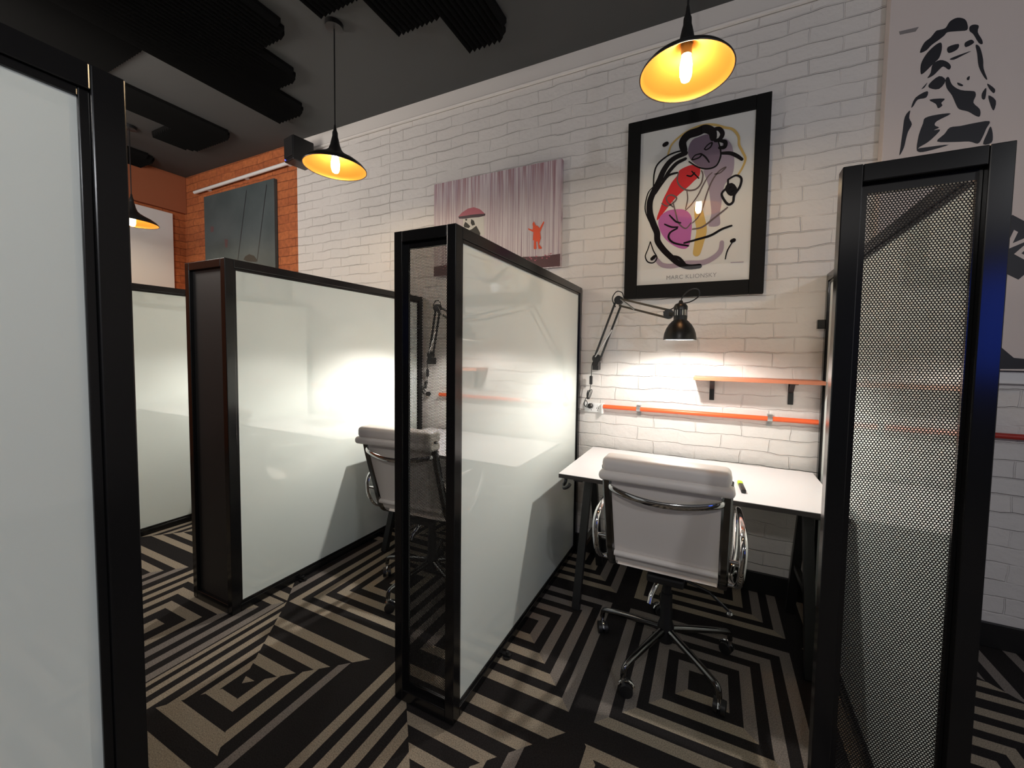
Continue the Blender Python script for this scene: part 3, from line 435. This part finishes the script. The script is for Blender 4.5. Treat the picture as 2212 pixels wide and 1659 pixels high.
# ------------------------------------------------------------------ swivel chairs
def chair(label, loc, rz, phase):
    r = empty('office_chair', label, 'chair', loc, rz, 'cream swivel chairs with chrome frames')
    # star base
    hub = B(); lathe(hub, [(0.016, 0.075), (0.034, 0.082), (0.036, 0.15), (0.026, 0.175), (0.024, 0.30), (0.019, 0.302), (0.019, 0.415)], seg=20)
    obj('gas_column', hub, RUBBER, r, smooth=True)
    for k in range(5):
        a = phase+k*2*PI/5; d = Vector((math.cos(a), math.sin(a), 0))
        pth = smooth_path([d*0.02+Vector((0,0,0.135)), d*0.15+Vector((0,0,0.125)), d*0.265+Vector((0,0,0.113)), d*0.295+Vector((0,0,0.103)), d*0.303+Vector((0,0,0.070))], 5)
        leg = obj('leg', tube(B(), pth, [0.017-0.006*min(1, i/14) for i in range(len(pth))], 10), CHROME_DARK, r, smooth=True)
        cb = B(); c = d*0.303; f = Vector((-math.sin(a+0.6), math.cos(a+0.6), 0)); s = Vector((f.y, -f.x, 0)); cc = c+f*0.014
        for q in (-0.014, 0.014): cyl(cb, cc+s*(q-0.008)+Vector((0,0,0.026)), cc+s*(q+0.008)+Vector((0,0,0.026)), 0.026, 18)
        ca = obj('caster', cb, RUBBER, leg, smooth=True)
        hb = B(); arc = [cc+f*(0.031*math.cos(t))*1+Vector((0,0,0.026+0.031*math.sin(t))) for t in [0.35+i*(PI-0.7)/8 for i in range(9)]]
        tube(hb, arc, 0.0055, 8); cyl(hb, c+Vector((0,0,0.045)), c+Vector((0,0,0.072)), 0.008, 10)
        for v in hb.verts: pass
        obj('caster_hood', hb, CHROME, leg, smooth=True)
    # mechanism under the seat with its handle
    m = B(); rbox(m, -0.075, 0.075, -0.12, 0.11, 0.395, 0.428, 0.008); bar(m, (-0.2, 0.02, 0.425), (0.2, 0.02, 0.425), 0.05, 0.02, Vector((0,1,0)))
    obj('tilt_mechanism', m, RUBBER, r)
    lv = obj('height_lever', tube(B(), [(0.05, -0.03, 0.40), (0.17, -0.045, 0.375), (0.245, -0.05, 0.318)], 0.006, 8), CHROME_DARK, r, smooth=True)
    obj('lever_knob', lathe(B(), [(0.002, -0.012), (0.010, -0.008), (0.013, 0.0), (0.010, 0.009), (0.002, 0.012)], (0.250, -0.05, 0.308), 16), CHROME, lv, smooth=True)
    obj('tilt_handle', tube(B(), [(-0.02, -0.03, 0.40), (-0.055, -0.10, 0.33), (-0.06, -0.115, 0.30)], 0.011, 10), CHROME, r, smooth=True)
    # S-shaped side frames, seat and back sling
    prof = [(-0.296, 0.925), (-0.290, 0.90), (-0.272, 0.82), (-0.243, 0.72), (-0.212, 0.62), (-0.188, 0.54), (-0.155, 0.475), (-0.10, 0.445), (0.0, 0.436), (0.12, 0.443), (0.22, 0.455), (0.262, 0.452), (0.282, 0.430)]
    sp = smooth_path([(0, y, z) for y, z in prof], 4)
    for sx in (-1, 1):
        pts = [Vector((sx*0.215, p.y, p.z)) for p in sp]
        bm = B(); rings = []
        for i, p in enumerate(pts):
            d = (pts[min(i+1, len(pts)-1)]-pts[max(i-1, 0)]).normalized(); n = Vector((0, -d.z, d.y))
            rings.append([bm.verts.new(p+Vector((a*0.0175, 0, 0))+n*b*0.011) for a, b in ((-1,-.5),(-.6,-1),(.6,-1),(1,-.5),(1,.5),(.6,1),(-.6,1),(-1,.5))])
        for a, b in zip(rings, rings[1:]):
            for j in range(8): bm.faces.new((a[j], a[(j+1) % 8], b[(j+1) % 8], b[j]))
        bm.faces.new(rings[0]); bm.faces.new(rings[-1])
        obj('side_frame', bm, CHROME_DARK, r, smooth=True)
        # arm loop: flat armrest, curved rear post, front curve
        x = sx*0.275
        lp = smooth_path([(x-sx*0.004, -0.175, 0.505), (x, -0.205, 0.565), (x+sx*0.004, -0.205, 0.64), (x+sx*0.004, -0.165, 0.685), (x+sx*0.004, -0.05, 0.698), (x+sx*0.002, 0.09, 0.695), (x, 0.15, 0.675), (x-sx*0.002, 0.155, 0.62), (x-sx*0.006, 0.10, 0.52), (x-sx*0.02, 0.03, 0.455), (x-sx*0.03, -0.06, 0.455), (x-sx*0.016, -0.135, 0.475)], 5, closed=True)
        ar = obj('armrest', tube(B(), lp, 0.0078, 12, closed=True, flat=((1, 0, 0), 1.7)), CHROME, r, smooth=True)
        for py, pz in ((-0.205, 0.60), (-0.145, 0.478), (0.03, 0.448)): obj('arm_bolt', cyl(B(), (sx*0.225, py, pz), (x, py, pz), 0.0075, 10), CHROME, ar, smooth=True)
    def sling(a, b, th, name, xw, roll=True):
        pts = sp[a:b]; bm = B(); rings = []
        for i, p in enumerate(pts):
            d = (sp[min(a+i+1, len(sp)-1)]-sp[max(a+i-1, 0)]).normalized(); n = Vector((0, d.z, -d.y))     # towards the sitter
            if n.y < 0 and n.z < 0: n = -n
            rings.append((p, n))
        nx = 10
        top = [[bm.verts.new(p+Vector((xw*(2*k/nx-1), 0, 0))+n*(th*(0.25+0.75*(1-abs(2*k/nx-1)**4)))) for k in range(nx+1)] for p, n in rings]
        bot = [[bm.verts.new(p+Vector((xw*(2*k/nx-1), 0, 0))-n*0.006) for k in range(nx+1)] for p, n in rings]
        for A_, rev in ((top, 0), (bot, 1)):
            for u, v in zip(A_, A_[1:]):
                for k in range(nx): bm.faces.new((u[k], u[k+1], v[k+1], v[k]))
        for i in range(len(rings)-1):
            for k in (0, nx): bm.faces.new((top[i][k], top[i+1][k], bot[i+1][k], bot[i][k]))
        for i in (0, len(rings)-1):
            for k in range(nx): bm.faces.new((top[i][k], top[i][k+1], bot[i][k+1], bot[i][k]))
        return obj(name, bm, LEATHER, r, smooth=True)
    sling(2, 24, 0.032, 'backrest', 0.1965)
    sling(26, len(sp)-3, 0.05, 'seat', 0.1965)
    # top roll of the back: a thick pad folded over the frame with a second seam below
    pad = B(); rbox(pad, -0.226, 0.226, -0.338, -0.240, 0.908, 0.968, 0.022, 5)
    obj('head_pad', pad, LEATHER, r, smooth=True)
    pad = B(); rbox(pad, -0.237, 0.237, -0.346, -0.262, 0.878, 0.916, 0.017, 4)
    obj('pad_roll', pad, LEATHER, r, smooth=True)
    rl = B(); tube(rl, [(-0.196, -0.203, 0.535), (0.196, -0.203, 0.535)], 0.012, 10); obj('lower_roll', rl, LEATHER, r, smooth=True)
    bow = smooth_path([(-0.208, -0.268, 0.846), (-0.19, -0.302, 0.838), (-0.10, -0.326, 0.822), (0, -0.333, 0.816), (0.10, -0.326, 0.822), (0.19, -0.302, 0.838), (0.208, -0.268, 0.846)], 6)
    obj('back_brace', tube(B(), bow, [0.0068*min(1.0, 0.4+0.16*min(k, len(bow)-1-k)) for k in range(len(bow))], 10, flat=((0, 0, 1), 2.0)), CHROME, r, smooth=True)
    obj('seat_brace', tube(B(), [(-0.215, -0.03, 0.428), (0.215, -0.03, 0.428)], 0.010, 10), CHROME, r, smooth=True)
    return r
chair('cream swivel chair with its back to us at the empty desk', (-0.148, 1.785, 0), 0.0, math.radians(172))
chair('cream swivel chair half hidden behind the perforated partition end', (-1.455, 1.775, 0), math.radians(4), math.radians(186))

# ------------------------------------------------------------------ clamp-arm desk lamps
def desk_lamp(label, dx, energy, parts=True):
    r = empty('desk_lamp', label, 'desk lamp', (dx, 0, 0), 0, 'black sprung arm lamps over the desks')
    base, elbow, joint = Vector((-0.694, 2.475, 1.285)), Vector((-0.526, 2.36, 1.677)), Vector((-0.2155, 2.15, 1.576))
    head = Vector((-0.155, 2.12, 1.4405))
    bm = B(); box(bm, base.x-0.02, base.x+0.02, 2.467, YW, base.z-0.030, base.z+0.022); cyl(bm, (base.x, 2.462, base.z), (base.x, 2.468, base.z), 0.008)
    obj('wall_bracket', bm, BLACK, r, bevel=0.002)
    side = Vector((0, 1, 0))
    def arms(p, q, name, gap):
        d = (q-p).normalized(); n = d.cross(side).normalized()
        a = obj(name, bar(B(), p+n*gap+d*0.015, q+n*gap-d*0.012, 0.011, 0.011, side), BLACK, r)
        bm = B(); bar(bm, p-n*gap+d*0.015, q-n*gap-d*0.012, 0.011, 0.011, side); obj('arm_rod', bm, BLACK, a)
        return d, n
    d1, n1 = arms(base+Vector((0.012, 0, 0.05)), elbow, 'lower_arm', 0.020)
    d2, n2 = arms(elbow, joint, 'upper_arm', 0.020)
    for p, q in ((base+Vector((0.0, -0.012, 0.055)), base+d1*0.26+Vector((0.02, -0.012, 0))), (elbow+Vector((0.012, -0.012, 0.016)), elbow+d2*0.14+Vector((0, -0.012, -0.022)))):
        obj('spring', cyl(B(), p, q, 0.0045, 8), STEEL_BR, r, smooth=True)
    bm = B(); cyl(bm, base+Vector((0.008, -0.016, 0.045)), base+Vector((0.008, 0.016, 0.045)), 0.028, 16); bar(bm, base+Vector((0.004, 0, 0.0)), base+Vector((0.014, 0, 0.05)), 0.035, 0.03, side)
    obj('base_joint', bm, BLACK, r, smooth=True)
    bm = B(); cyl(bm, elbow+Vector((0, -0.016, 0.01)), elbow+Vector((0, 0.016, 0.01)), 0.026, 16); obj('elbow_joint', bm, BLACK, r, smooth=True)
    bm = B(); cyl(bm, joint+Vector((0, -0.014, 0)), joint+Vector((0, 0.014, 0)), 0.026, 16); bar(bm, joint, Vector((head.x-0.02, head.y, joint.z-0.006)), 0.018, 0.018, side); obj('head_joint', bm, BLACK, r, smooth=True)
    # bell shade
    ho = Vector((head.x, head.y, head.z))
    out = [(a*0.925, q*0.925) for a, q in ((0.0865, 0.0), (0.0862, 0.012), (0.083, 0.034), (0.074, 0.060), (0.060, 0.084), (0.044, 0.101), (0.034, 0.110))]
    sh = obj('lamp_shade', lathe(B(), out, ho, 40, cap=False), LAMP_BLK, r, smooth=True)
    obj('shade_lining', lathe(B(), [(a-0.0012, z) for a, z in out] + [(0.004, 0.101)], ho, 40, cap=False), LAMP_IN, sh, smooth=True)
    obj('shade_rim', tube(B(), [ho+Vector((0.0798*math.cos(t), 0.0798*math.sin(t), 0)) for t in [2*PI*i/40 for i in range(40)]], 0.0018, 6, closed=True), LAMP_BLK, sh, smooth=True)
    nk = B(); lathe(nk, [(0.0325, 0.100), (0.0335, 0.122), (0.030, 0.124), (0.030, 0.150), (0.0335, 0.152), (0.0335, 0.170), (0.026, 0.182), (0.012, 0.188), (0.008, 0.200)], ho, 28)
    nko = obj('lamp_neck', nk, LAMP_BLK, r, smooth=True)
    fins = B()
    for k in range(16):
        t = 2*PI*k/16; c = ho+Vector((0.0315*math.cos(t), 0.0315*math.sin(t), 0)); bar(fins, c+Vector((0, 0, 0.123)), c+Vector((0, 0, 0.151)), 0.005, 0.0035, Vector((-math.sin(t), math.cos(t), 0)))
    obj('cooling_fins', fins, CHROME, nko)
    obj('bulb', lathe(B(), [(0.002, 0.030), (0.018, 0.034), (0.027, 0.050), (0.024, 0.068), (0.013, 0.085), (0.012, 0.104)], ho, 20), BULB_DESK, r, smooth=True)
    # flex: loop above the head, ring at the elbow, down the wall to the plug
    fl = smooth_path([ho+Vector((0, 0, 0.198)), ho+Vector((0.012, -0.004, 0.225)), ho+Vector((0.045, -0.01, 0.252)), ho+Vector((0.08, -0.01, 0.250)), ho+Vector((0.083, -0.004, 0.218)), ho+Vector((0.04, 0, 0.190)), ho+Vector((-0.02, 0, 0.182)), joint+Vector((0.02, 0.006, 0.03)), joint+Vector((-0.03, 0.01, 0.012))], 5)
    obj('flex', tube(B(), fl, 0.003, 6), BLACK, r, smooth=True)
    fl = smooth_path([elbow+Vector((0.03, 0, 0.02)), elbow+Vector((0.018, -0.004, 0.055)), elbow+Vector((-0.016, -0.004, 0.062)), elbow+Vector((-0.040, -0.004, 0.020)), elbow+Vector((-0.02, 0.004, -0.03))], 5)
    obj('flex', tube(B(), fl, 0.003, 6), BLACK, r, smooth=True)
    fl = smooth_path([base+Vector((-0.004, -0.012, 0.04)), base+Vector((-0.024, -0.006, 0.0)), base+Vector((-0.026, 0.0, -0.06)), base+Vector((-0.03, 0.01, -0.075))], 5)
    obj('flex', tube(B(), fl, 0.0026, 6), BLACK, r, smooth=True)
    sw = B(); rbox(sw, base.x-0.041, base.x-0.021, 2.475, 2.492, base.z-0.128, base.z-0.070, 0.005); obj('inline_switch', sw, BLACK, r, smooth=True)
    P = Vector((base.x, 2.482, base.z))
    fl = smooth_path([P+Vector(q) for q in ((-0.032, 0, -0.128), (-0.036, 0, -0.16), (-0.046, -0.008, -0.20), (-0.062, -0.01, -0.225), (-0.072, -0.004, -0.255), (-0.066, 0.0, -0.275), (-0.05, -0.006, -0.255), (-0.058, -0.008, -0.235), (-0.074, -0.004, -0.25), (-0.07, 0.0, -0.272), (-0.045, -0.01, -0.278), (-0.038, -0.012, -0.268))], 5)
    obj('flex', tube(B(), fl, 0.0026, 6), BLACK, r, smooth=True)
    for k in range(3):
        fl = smooth_path([P+Vector((-0.052+0.006*k, -0.006, -0.225)), P+Vector((-0.040+0.010*k, -0.012, -0.19+0.006*k)), P+Vector((-0.046+0.011*k, -0.010, -0.168+0.004*k)), P+Vector((-0.054+0.004*k, -0.008, -0.19))], 5, closed=True)
        obj('flex_coil', tube(B(), fl, 0.0024, 6, closed=True), BLACK, r, smooth=True)
    pg = B(); lathe(pg, [(0.017, 0), (0.019, 0.006), (0.017, 0.022), (0.010, 0.028)], (0, 0, 0), 20)
    po = obj('plug', pg, BLACK, r, smooth=True, loc=(base.x-0.036, 2.510, base.z-0.272)); po.rotation_euler.x = PI/2
    lamp('SPOT', 'desk_lamp_light', (ho.x+dx, ho.y, ho.z+0.016), energy, (1.0, 0.94, 0.87), shadow_soft_size=0.018, spot_size=math.radians(174), spot_blend=0.4)
    return r
desk_lamp('black sprung arm lamp lit above the empty desk, below the poster', 0.0, 26)
desk_lamp('black sprung arm lamp dimly seen through the perforated partition end', -1.362, 40)
desk_lamp('black sprung arm lamp behind the solid ended partition', -2.725, 28)

# ------------------------------------------------------------------ hanging lamps
def pendant(label, x, y, z, energy):
    K = 1.16
    r = empty('pendant_lamp', label, 'pendant lamp', (x, y, z), 0, 'black and gold trumpet pendant lamps')
    out = [(a*K, q*K) for a, q in ((0.154, 0.0), (0.1535, 0.006), (0.140, 0.022), (0.112, 0.043), (0.080, 0.060), (0.050, 0.078), (0.033, 0.096), (0.024, 0.120), (0.018, 0.150), (0.014, 0.165))]
    s = obj('lamp_shade', lathe(B(), out, seg=56, cap=False), LAMP_BLK, r, smooth=True)
    obj('shade_lining', lathe(B(), [(a-0.0015, q-0.0006) for a, q in out[:7]] + [(0.018*K, 0.1*K)], seg=56, cap=False), GOLD, s, smooth=True)
    obj('shade_rim', tube(B(), [Vector((0.1535*K*math.cos(t), 0.1535*K*math.sin(t), 0.001)) for t in [2*PI*i/56 for i in range(56)]], 0.0025, 8, closed=True), LAMP_BLK, s, smooth=True)
    obj('cord_grip', lathe(B(), [(a*K, q*K) for a, q in ((0.014, 0.163), (0.0135, 0.185), (0.008, 0.2), (0.005, 0.225))], seg=16), LAMP_BLK, r, smooth=True)
    obj('cord', cyl(B(), (0, 0, 0.22*K), (0, 0, ZC-z-0.022), 0.004, 8), BLACK, r, smooth=True)
    obj('ceiling_rose', lathe(B(), [(0.012, ZC-z-0.034), (0.050, ZC-z-0.028), (0.052, ZC-z-0.0015)], seg=28), BLACK, r, smooth=True)
    obj('bulb_holder', lathe(B(), [(0.018*K, 0.062*K), (0.019*K, 0.10*K)], seg=18), LAMP_BLK, r, smooth=True)
    b = obj('bulb', lathe(B(), [(a*K, q*K) for a, q in ((0.004, -0.026), (0.014, -0.020), (0.0195, -0.004), (0.0205, 0.03), (0.0165, 0.052), (0.013, 0.064))], seg=20), BULB, r, smooth=True)
    return r
pendant('black trumpet pendant lamp with gold lining above the framed poster', -0.136, 1.706, 2.486, 2)
pendant('black trumpet pendant lamp with gold lining beside the wall speaker', -2.172, 1.722, 2.486, 2)
pendant('black pendant lamp peeking out from behind the near left partition', -4.87, 1.745, 2.486, 2)

# ------------------------------------------------------------------ things on the wall
def conduit(label, x0, x1, m, name='wall_conduit'):
    r = empty(name, label, 'conduit', (0, 0, 0), 0, 'painted conduits along the brick wall')
    obj('pipe', cyl(B(), (x0, 2.497, 1.0155), (x1, 2.497, 1.0155), 0.0135, 16), m, r, smooth=True); return r
def clips(r, xs):
    for x in xs:
        bm = B(); tube(bm, [Vector((x, 2.497-0.0150*math.cos(t), 1.0155+0.0150*math.sin(t))) for t in [-PI/2+i*PI/10 for i in range(11)]], 0.009, 6, flat=((1, 0, 0), 1.0))
        bm.free(); bm = B()
        arc = [(2.497-0.0152*math.cos(t), 1.0155+0.0152*math.sin(t)) for t in [-PI/2+i*PI/10 for i in range(11)]]
        va = [[bm.verts.new((x+dx, a, b)) for a, b in arc] for dx in (-0.012, 0.012)]
        for i in range(10): bm.faces.new((va[0][i], va[0][i+1], va[1][i+1], va[1][i]))
        box(bm, x-0.012, x+0.012, 2.496, YW-0.001, 1.0305, 1.040); box(bm, x-0.013, x+0.013, 2.518, YW-0.001, 0.972, 1.002)
        cyl(bm, (x, 2.513, 0.983), (x, 2.519, 0.983), 0.007, 12)
        obj('pipe_clip', bm, STEEL_BR, r, smooth=True)
r = conduit('orange conduit along the wall between outlet and right partition', -0.640, 0.528, ORANGE); clips(r, (-0.414, 0.305))
conduit('red conduit on the wall right of the right partition', 0.60, 2.6, RED)
conduit('reddish conduit glimpsed through the perforated partition end', -1.98, -0.86, ORANGE)
r = empty('power_outlet', 'white double power outlet at the left end of orange conduit', 'power outlet', (-0.715, YW, 1.0), 0)
bm = B(); rbox(bm, -0.062, 0.062, -0.012, 0, -0.031, 0.033, 0.004); obj('outlet_plate', bm, PLASTIC_W, r, smooth=True)
bm = B()
for q in (-0.012, 0.030):
    box(bm, q-0.008, q-0.005, -0.0126, -0.0118, -0.006, 0.002); box(bm, q+0.005, q+0.008, -0.0126, -0.0118, -0.006, 0.002); box(bm, q-0.0015, q+0.0015, -0.0126, -0.0118, -0.020, -0.011)
obj('socket_slots', bm, BLACK, r)
bm = B(); box(bm, -0.016, -0.008, -0.0135, -0.0118, 0.010, 0.022); box(bm, 0.028, 0.036, -0.0135, -0.0118, 0.010, 0.022); obj('rocker_switches', bm, PLASTIC_W, r)
obj('conduit_box', box(B(), 0.062, 0.074, -0.038, 0, -0.033, 0.035), PLASTIC_W, r, bevel=0.003)

r = empty('wall_shelf', 'copper toned wooden shelf on the white wall beside right partition', 'shelf', (0, 0, 0))
obj('shelf_board', box(B(), -0.0925, 0.525, 2.367, YW-0.002, 1.2215, 1.241), WOOD, r, bevel=0.0015)
for x in (0.006, 0.402):
    bm = B(); box(bm, x-0.013, x+0.013, YW-0.006, YW-0.0005, 1.098, 1.2215); box(bm, x-0.013, x+0.013, 2.395, YW-0.006, 1.2165, 1.2215)
    bar(bm, (x, YW-0.006, 1.165), (x, 2.475, 1.217), 0.024, 0.004); obj('shelf_bracket', bm, BLACK, r, bevel=0.001)

# framed poster
r = empty('framed_poster', 'black framed poster of abstract brush figures on white brick wall', 'framed poster', (0, 0, 0))
fx0, fx1, fz0, fz1 = -0.524, 0.246, 1.712, 2.795; px0, px1, pz0, pz1 = -0.447, 0.173, 1.793, 2.720
bm = B(); box(bm, fx0, px0, 2.488, YW-0.002, fz0, fz1); box(bm, px1, fx1, 2.488, YW-0.002, fz0, fz1); box(bm, px0, px1, 2.488, YW-0.002, fz0, pz0); box(bm, px0, px1, 2.488, YW-0.002, pz1, fz1)
obj('picture_frame', bm, FRAME_BLK, r, bevel=0.003)
pr = obj('print', box(B(), px0, px1, 2.5, 2.515, pz0, pz1), PAPER, r)
names = list(INK); bm = B(); y = 2.4990
for k in ('lav', 'red', 'mag', 'mauve'):
    poly_xz(bm, [(p.x, p.z) for p in smooth_path([(a, 0, b) for a, b in ART['pfill'][k]], 4, closed=True)], y, names.index(k), 0.0004); y -= 0.00018
for c, wd, p in ART['pstroke']: stroke_xz(bm, p, wd, y, names.index(c)); y -= 0.00003
me = bpy.data.meshes.new('brush_art'); bm.to_mesh(me); bm.free()
for k in names: me.materials.append(INK[k])
link(bpy.data.objects.new('brush_art', me), pr)
def lettering(txt, size, loc, m, parent, rx=PI/2, rz=0.0, name='lettering', space=1.0, bold=0.0):
    c = bpy.data.curves.new(name, 'FONT'); c.body = txt; c.size = size; c.align_x = 'CENTER'; c.align_y = 'CENTER'; c.extrude = 0.0004; c.space_character = space; c.offset = bold
    t = bpy.data.objects.new(name, c); COL.objects.link(t); bpy.context.view_layer.update()
    me = bpy.data.meshes.new_from_object(t.evaluated_get(bpy.context.evaluated_depsgraph_get())); bpy.data.objects.remove(t)
    me.materials.clear(); me.materials.append(m); o = link(bpy.data.objects.new(name, me), parent); o.location = loc; o.rotation_euler = (rx, rz, 0); return o
lettering('MARC KLIONSKY', 0.0345, (-0.133, 2.4985, 1.830), TEXT, pr, space=1.06)

# rain canvas
RAIN = mat('rain_streak_canvas', (0.6, 0.55, 0.55), 0.6); N, L, b = nodes(RAIN)
tc = N.new('ShaderNodeTexCoord'); mp = N.new('ShaderNodeMapping'); mp.inputs['Scale'].default_value = (210, 1, 0.9); L.new(tc.outputs['Object'], mp.inputs['Vector'])
n1 = N.new('ShaderNodeTexNoise'); n1.inputs['Scale'].default_value = 1.0; n1.inputs['Detail'].default_value = 6; n1.inputs['Roughness'].default_value = 0.75; L.new(mp.outputs[0], n1.inputs['Vector'])
rp = N.new('ShaderNodeValToRGB'); L.new(n1.outputs['Fac'], rp.inputs['Fac']); e = rp.color_ramp.elements
e[0].position = 0.33; e[0].color = (0.16, 0.09, 0.12, 1); e[1].position = 0.60; e[1].color = (0.66, 0.60, 0.60, 1)
q = e.new(0.43); q.color = (0.42, 0.32, 0.36, 1); q = e.new(0.50); q.color = (0.60, 0.53, 0.54, 1)
sp = N.new('ShaderNodeSeparateXYZ'); L.new(tc.outputs['Object'], sp.inputs[0])
mr = N.new('ShaderNodeMapRange'); L.new(sp.outputs['Z'], mr.inputs[0]); mr.inputs[1].default_value = 2.30; mr.inputs[2].default_value = 2.70; mr.inputs[3].default_value = 0.0; mr.inputs[4].default_value = 0.75
mp2 = N.new('ShaderNodeMapping'); mp2.inputs['Scale'].default_value = (85, 1, 2.2); L.new(tc.outputs['Object'], mp2.inputs['Vector'])
n2 = N.new('ShaderNodeTexNoise'); n2.inputs['Scale'].default_value = 1.0; n2.inputs['Detail'].default_value = 3; L.new(mp2.outputs[0], n2.inputs['Vector'])
r2 = N.new('ShaderNodeValToRGB'); L.new(n2.outputs['Fac'], r2.inputs['Fac']); e = r2.color_ramp.elements
e[0].position = 0.42; e[0].color = (0.30, 0.10, 0.12, 1); e[1].position = 0.60; e[1].color = (0.64, 0.56, 0.57, 1); q = e.new(0.5); q.color = (0.40, 0.28, 0.34, 1)
mx = N.new('ShaderNodeMix'); mx.data_type = 'RGBA'; L.new(mr.outputs[0], mx.inputs['Factor']); L.new(rp.outputs[0], mx.inputs[6]); L.new(r2.outputs[0], mx.inputs[7]); L.new(mx.outputs[2], b.inputs['Base Color'])
r = empty('rain_canvas', 'pale streaked canvas with an umbrella and small orange figure', 'canvas painting', (0, 0, 0))
cv = obj('canvas', box(B(), -2.035, -0.963, 2.4925, YW-0.002, 1.952, 2.668), RAIN, r, bevel=0.002)
RP = [mat('pink_umbrella_paint', (0.42, 0.12, 0.16), 0.6), mat('dark_umbrella_paint', (0.03, 0.012, 0.03), 0.5), mat('pale_canvas_patch', (0.62, 0.60, 0.55), 0.6), mat('orange_figure_paint', (0.75, 0.09, 0.03), 0.5), mat('maroon_ground_paint', (0.10, 0.045, 0.05), 0.6), mat('canvas_black_paint', (0.012, 0.012, 0.012), 0.6)]
bm = B(); y = 2.4917
for k, mi in (('glow', 2), ('canopy', 0), ('under', 1), ('coat', 5), ('coat2', 5), ('coat3', 5), ('coat4', 5), ('child', 3)):
    poly_xz(bm, ART['rain'][k], y, mi, 0.0005); y -= 0.0003
poly_xz(bm, [(-2.0345, 1.953), (-0.9635, 1.953), (-0.9635, 2.036), (-1.1, 2.030), (-1.25, 2.040), (-1.5, 2.028), (-1.8, 2.038), (-2.0345, 2.03)], 2.4917, 4, 0.0005)
rr = random.Random(5)
for k in range(60):
    x, z = rr.uniform(-1.95, -1.02), rr.uniform(2.005, 2.045); s = rr.uniform(0.003, 0.009)
    poly_xz(bm, [(x-s, z), (x, z-s*0.6), (x+s, z), (x, z+s*0.7)], 2.4912, 0 if k % 4 else 2, 0.0003)
me = bpy.data.meshes.new('figures'); bm.to_mesh(me); bm.free()
for m in RP: me.materials.append(m)
link(bpy.data.objects.new('painted_figures', me), cv)

# grey-blue canvas on the orange brick
SLATE = add_noise_bump(mat('slate_blue_canvas', (0.10, 0.135, 0.145), 0.6), 3.0, 0.05, 0.002, 4, ((0.048, 0.068, 0.073), (0.078, 0.10, 0.106)))
r = empty('slate_canvas', 'slate blue canvas with two thin lines on orange brick', 'canvas painting', (0, 0, 0))
cv = obj('canvas', box(B(), -5.272, -4.022, 2.4925, YW-0.002, 2.0, 3.050), SLATE, r, bevel=0.002)
bm = B(); y = 2.4918
sw = ART['swing']
poly_xz(bm, sw['s1'], y, 2, 0.0004); poly_xz(bm, sw['s2'], y, 2, 0.0004)
for k in ('r1', 'r2'): stroke_xz(bm, sw[k], 0.009, y-0.0004, 0)
poly_xz(bm, sw['hair'], y-0.0004, 1, 0.0004)
me = bpy.data.meshes.new('painted_lines'); bm.to_mesh(me); bm.free()
for m in (STENCIL, mat('dark_brown_paint', (0.02, 0.018, 0.015), 0.6), mat('faded_red_paint', (0.11, 0.055, 0.06), 0.6)): me.materials.append(m)
link(bpy.data.objects.new('painted_lines', me), cv)

# stencil board at right
r = empty('stencil_board', 'large pinkish white board with black stencil of a long haired woman', 'wall art', (0, 0, 0))
bd = obj('board', box(B(), 0.722, 2.35, 2.4675, YW-0.002, 1.316, 3.34), BOARD_PAINT, r, bevel=0.002)
bm = B()
for p in ART['board'][:-2]: poly_xz(bm, [(q.x, q.z) for q in smooth_path([(a, 0, c) for a, c in p], 3, closed=True)], 2.4665, 0, 0.0006)
obj('stencil_portrait', bm, STENCIL, bd)
obj('stencil_diamond', poly_xz(B(), ART['board'][-2], 2.4665, 0, 0.0006), STENCIL, bd)
obj('stencil_curve', poly_xz(B(), ART['board'][-1], 2.4665, 0, 0.0006), STENCIL, bd)
bm = B(); poly_xz(bm, ART['smudge'], 2.4665, 0, 0.0006); obj('grey_smudge', bm, mat('grey_smudge_paint', (0.22, 0.20, 0.20), 0.7), bd)
o = lettering('VE', 0.105, (1.219, 2.4658, 1.868), BOARD_PAINT, bd, bold=0.003); o.rotation_euler = (PI/2, math.radians(40), 0)

# white canvas on the orange left wall
r = empty('white_canvas', 'plain white canvas on the orange left wall behind the pendant', 'canvas', (0, 0, 0))
obj('canvas', box(B(), XL+0.002, XL+0.035, 1.1, 2.40, 1.95, 2.895), PLASTIC_W, r, bevel=0.003)
# pale pipe under the ceiling across the orange brick
r = empty('ceiling_pipe', 'pale straight pipe high on the orange brick, left of speaker', 'pipe', (0, 0, 0))
obj('pipe', cyl(B(), (-5.45, 2.49, 3.125), (-3.66, 2.49, 3.155), 0.017, 14), PLASTIC_W, r, smooth=True)
bm = B()
for x in (-5.2, -4.5, -3.8): box(bm, x-0.02, x+0.02, 2.485, YW-0.001, 3.11+0.0167*(x+5.45), 3.14+0.0167*(x+5.45))
obj('pipe_saddle', bm, PLASTIC_W, r)
# speaker
r = empty('wall_speaker', 'black box speaker with blue light high at white wall edge', 'speaker', (-3.43, 2.36, 3.12), math.radians(-8))
obj('cabinet', box(B(), -0.09, 0.065, -0.09, 0.09, -0.105, 0.105), BLACK, r, bevel=0.008)
obj('speaker_grille', box(B(), -0.082, 0.057, -0.096, -0.0905, -0.072, 0.097), RUBBER, r, bevel=0.003)
obj('status_light', lathe(B(), [(0.006, 0), (0.005, 0.003)], (0, 0, 0), 12), LED_BLUE, r, loc=(-0.068, -0.0925, -0.088)).rotation_euler = (PI/2, 0, 0)
bm = B(); box(bm, -0.02, 0.02, 0.09, 0.155, -0.03, 0.03); bar(bm, (0.065, 0.0, 0), (0.105, 0.0, 0), 0.04, 0.06); obj('mounting_arm', bm, STEEL, r)
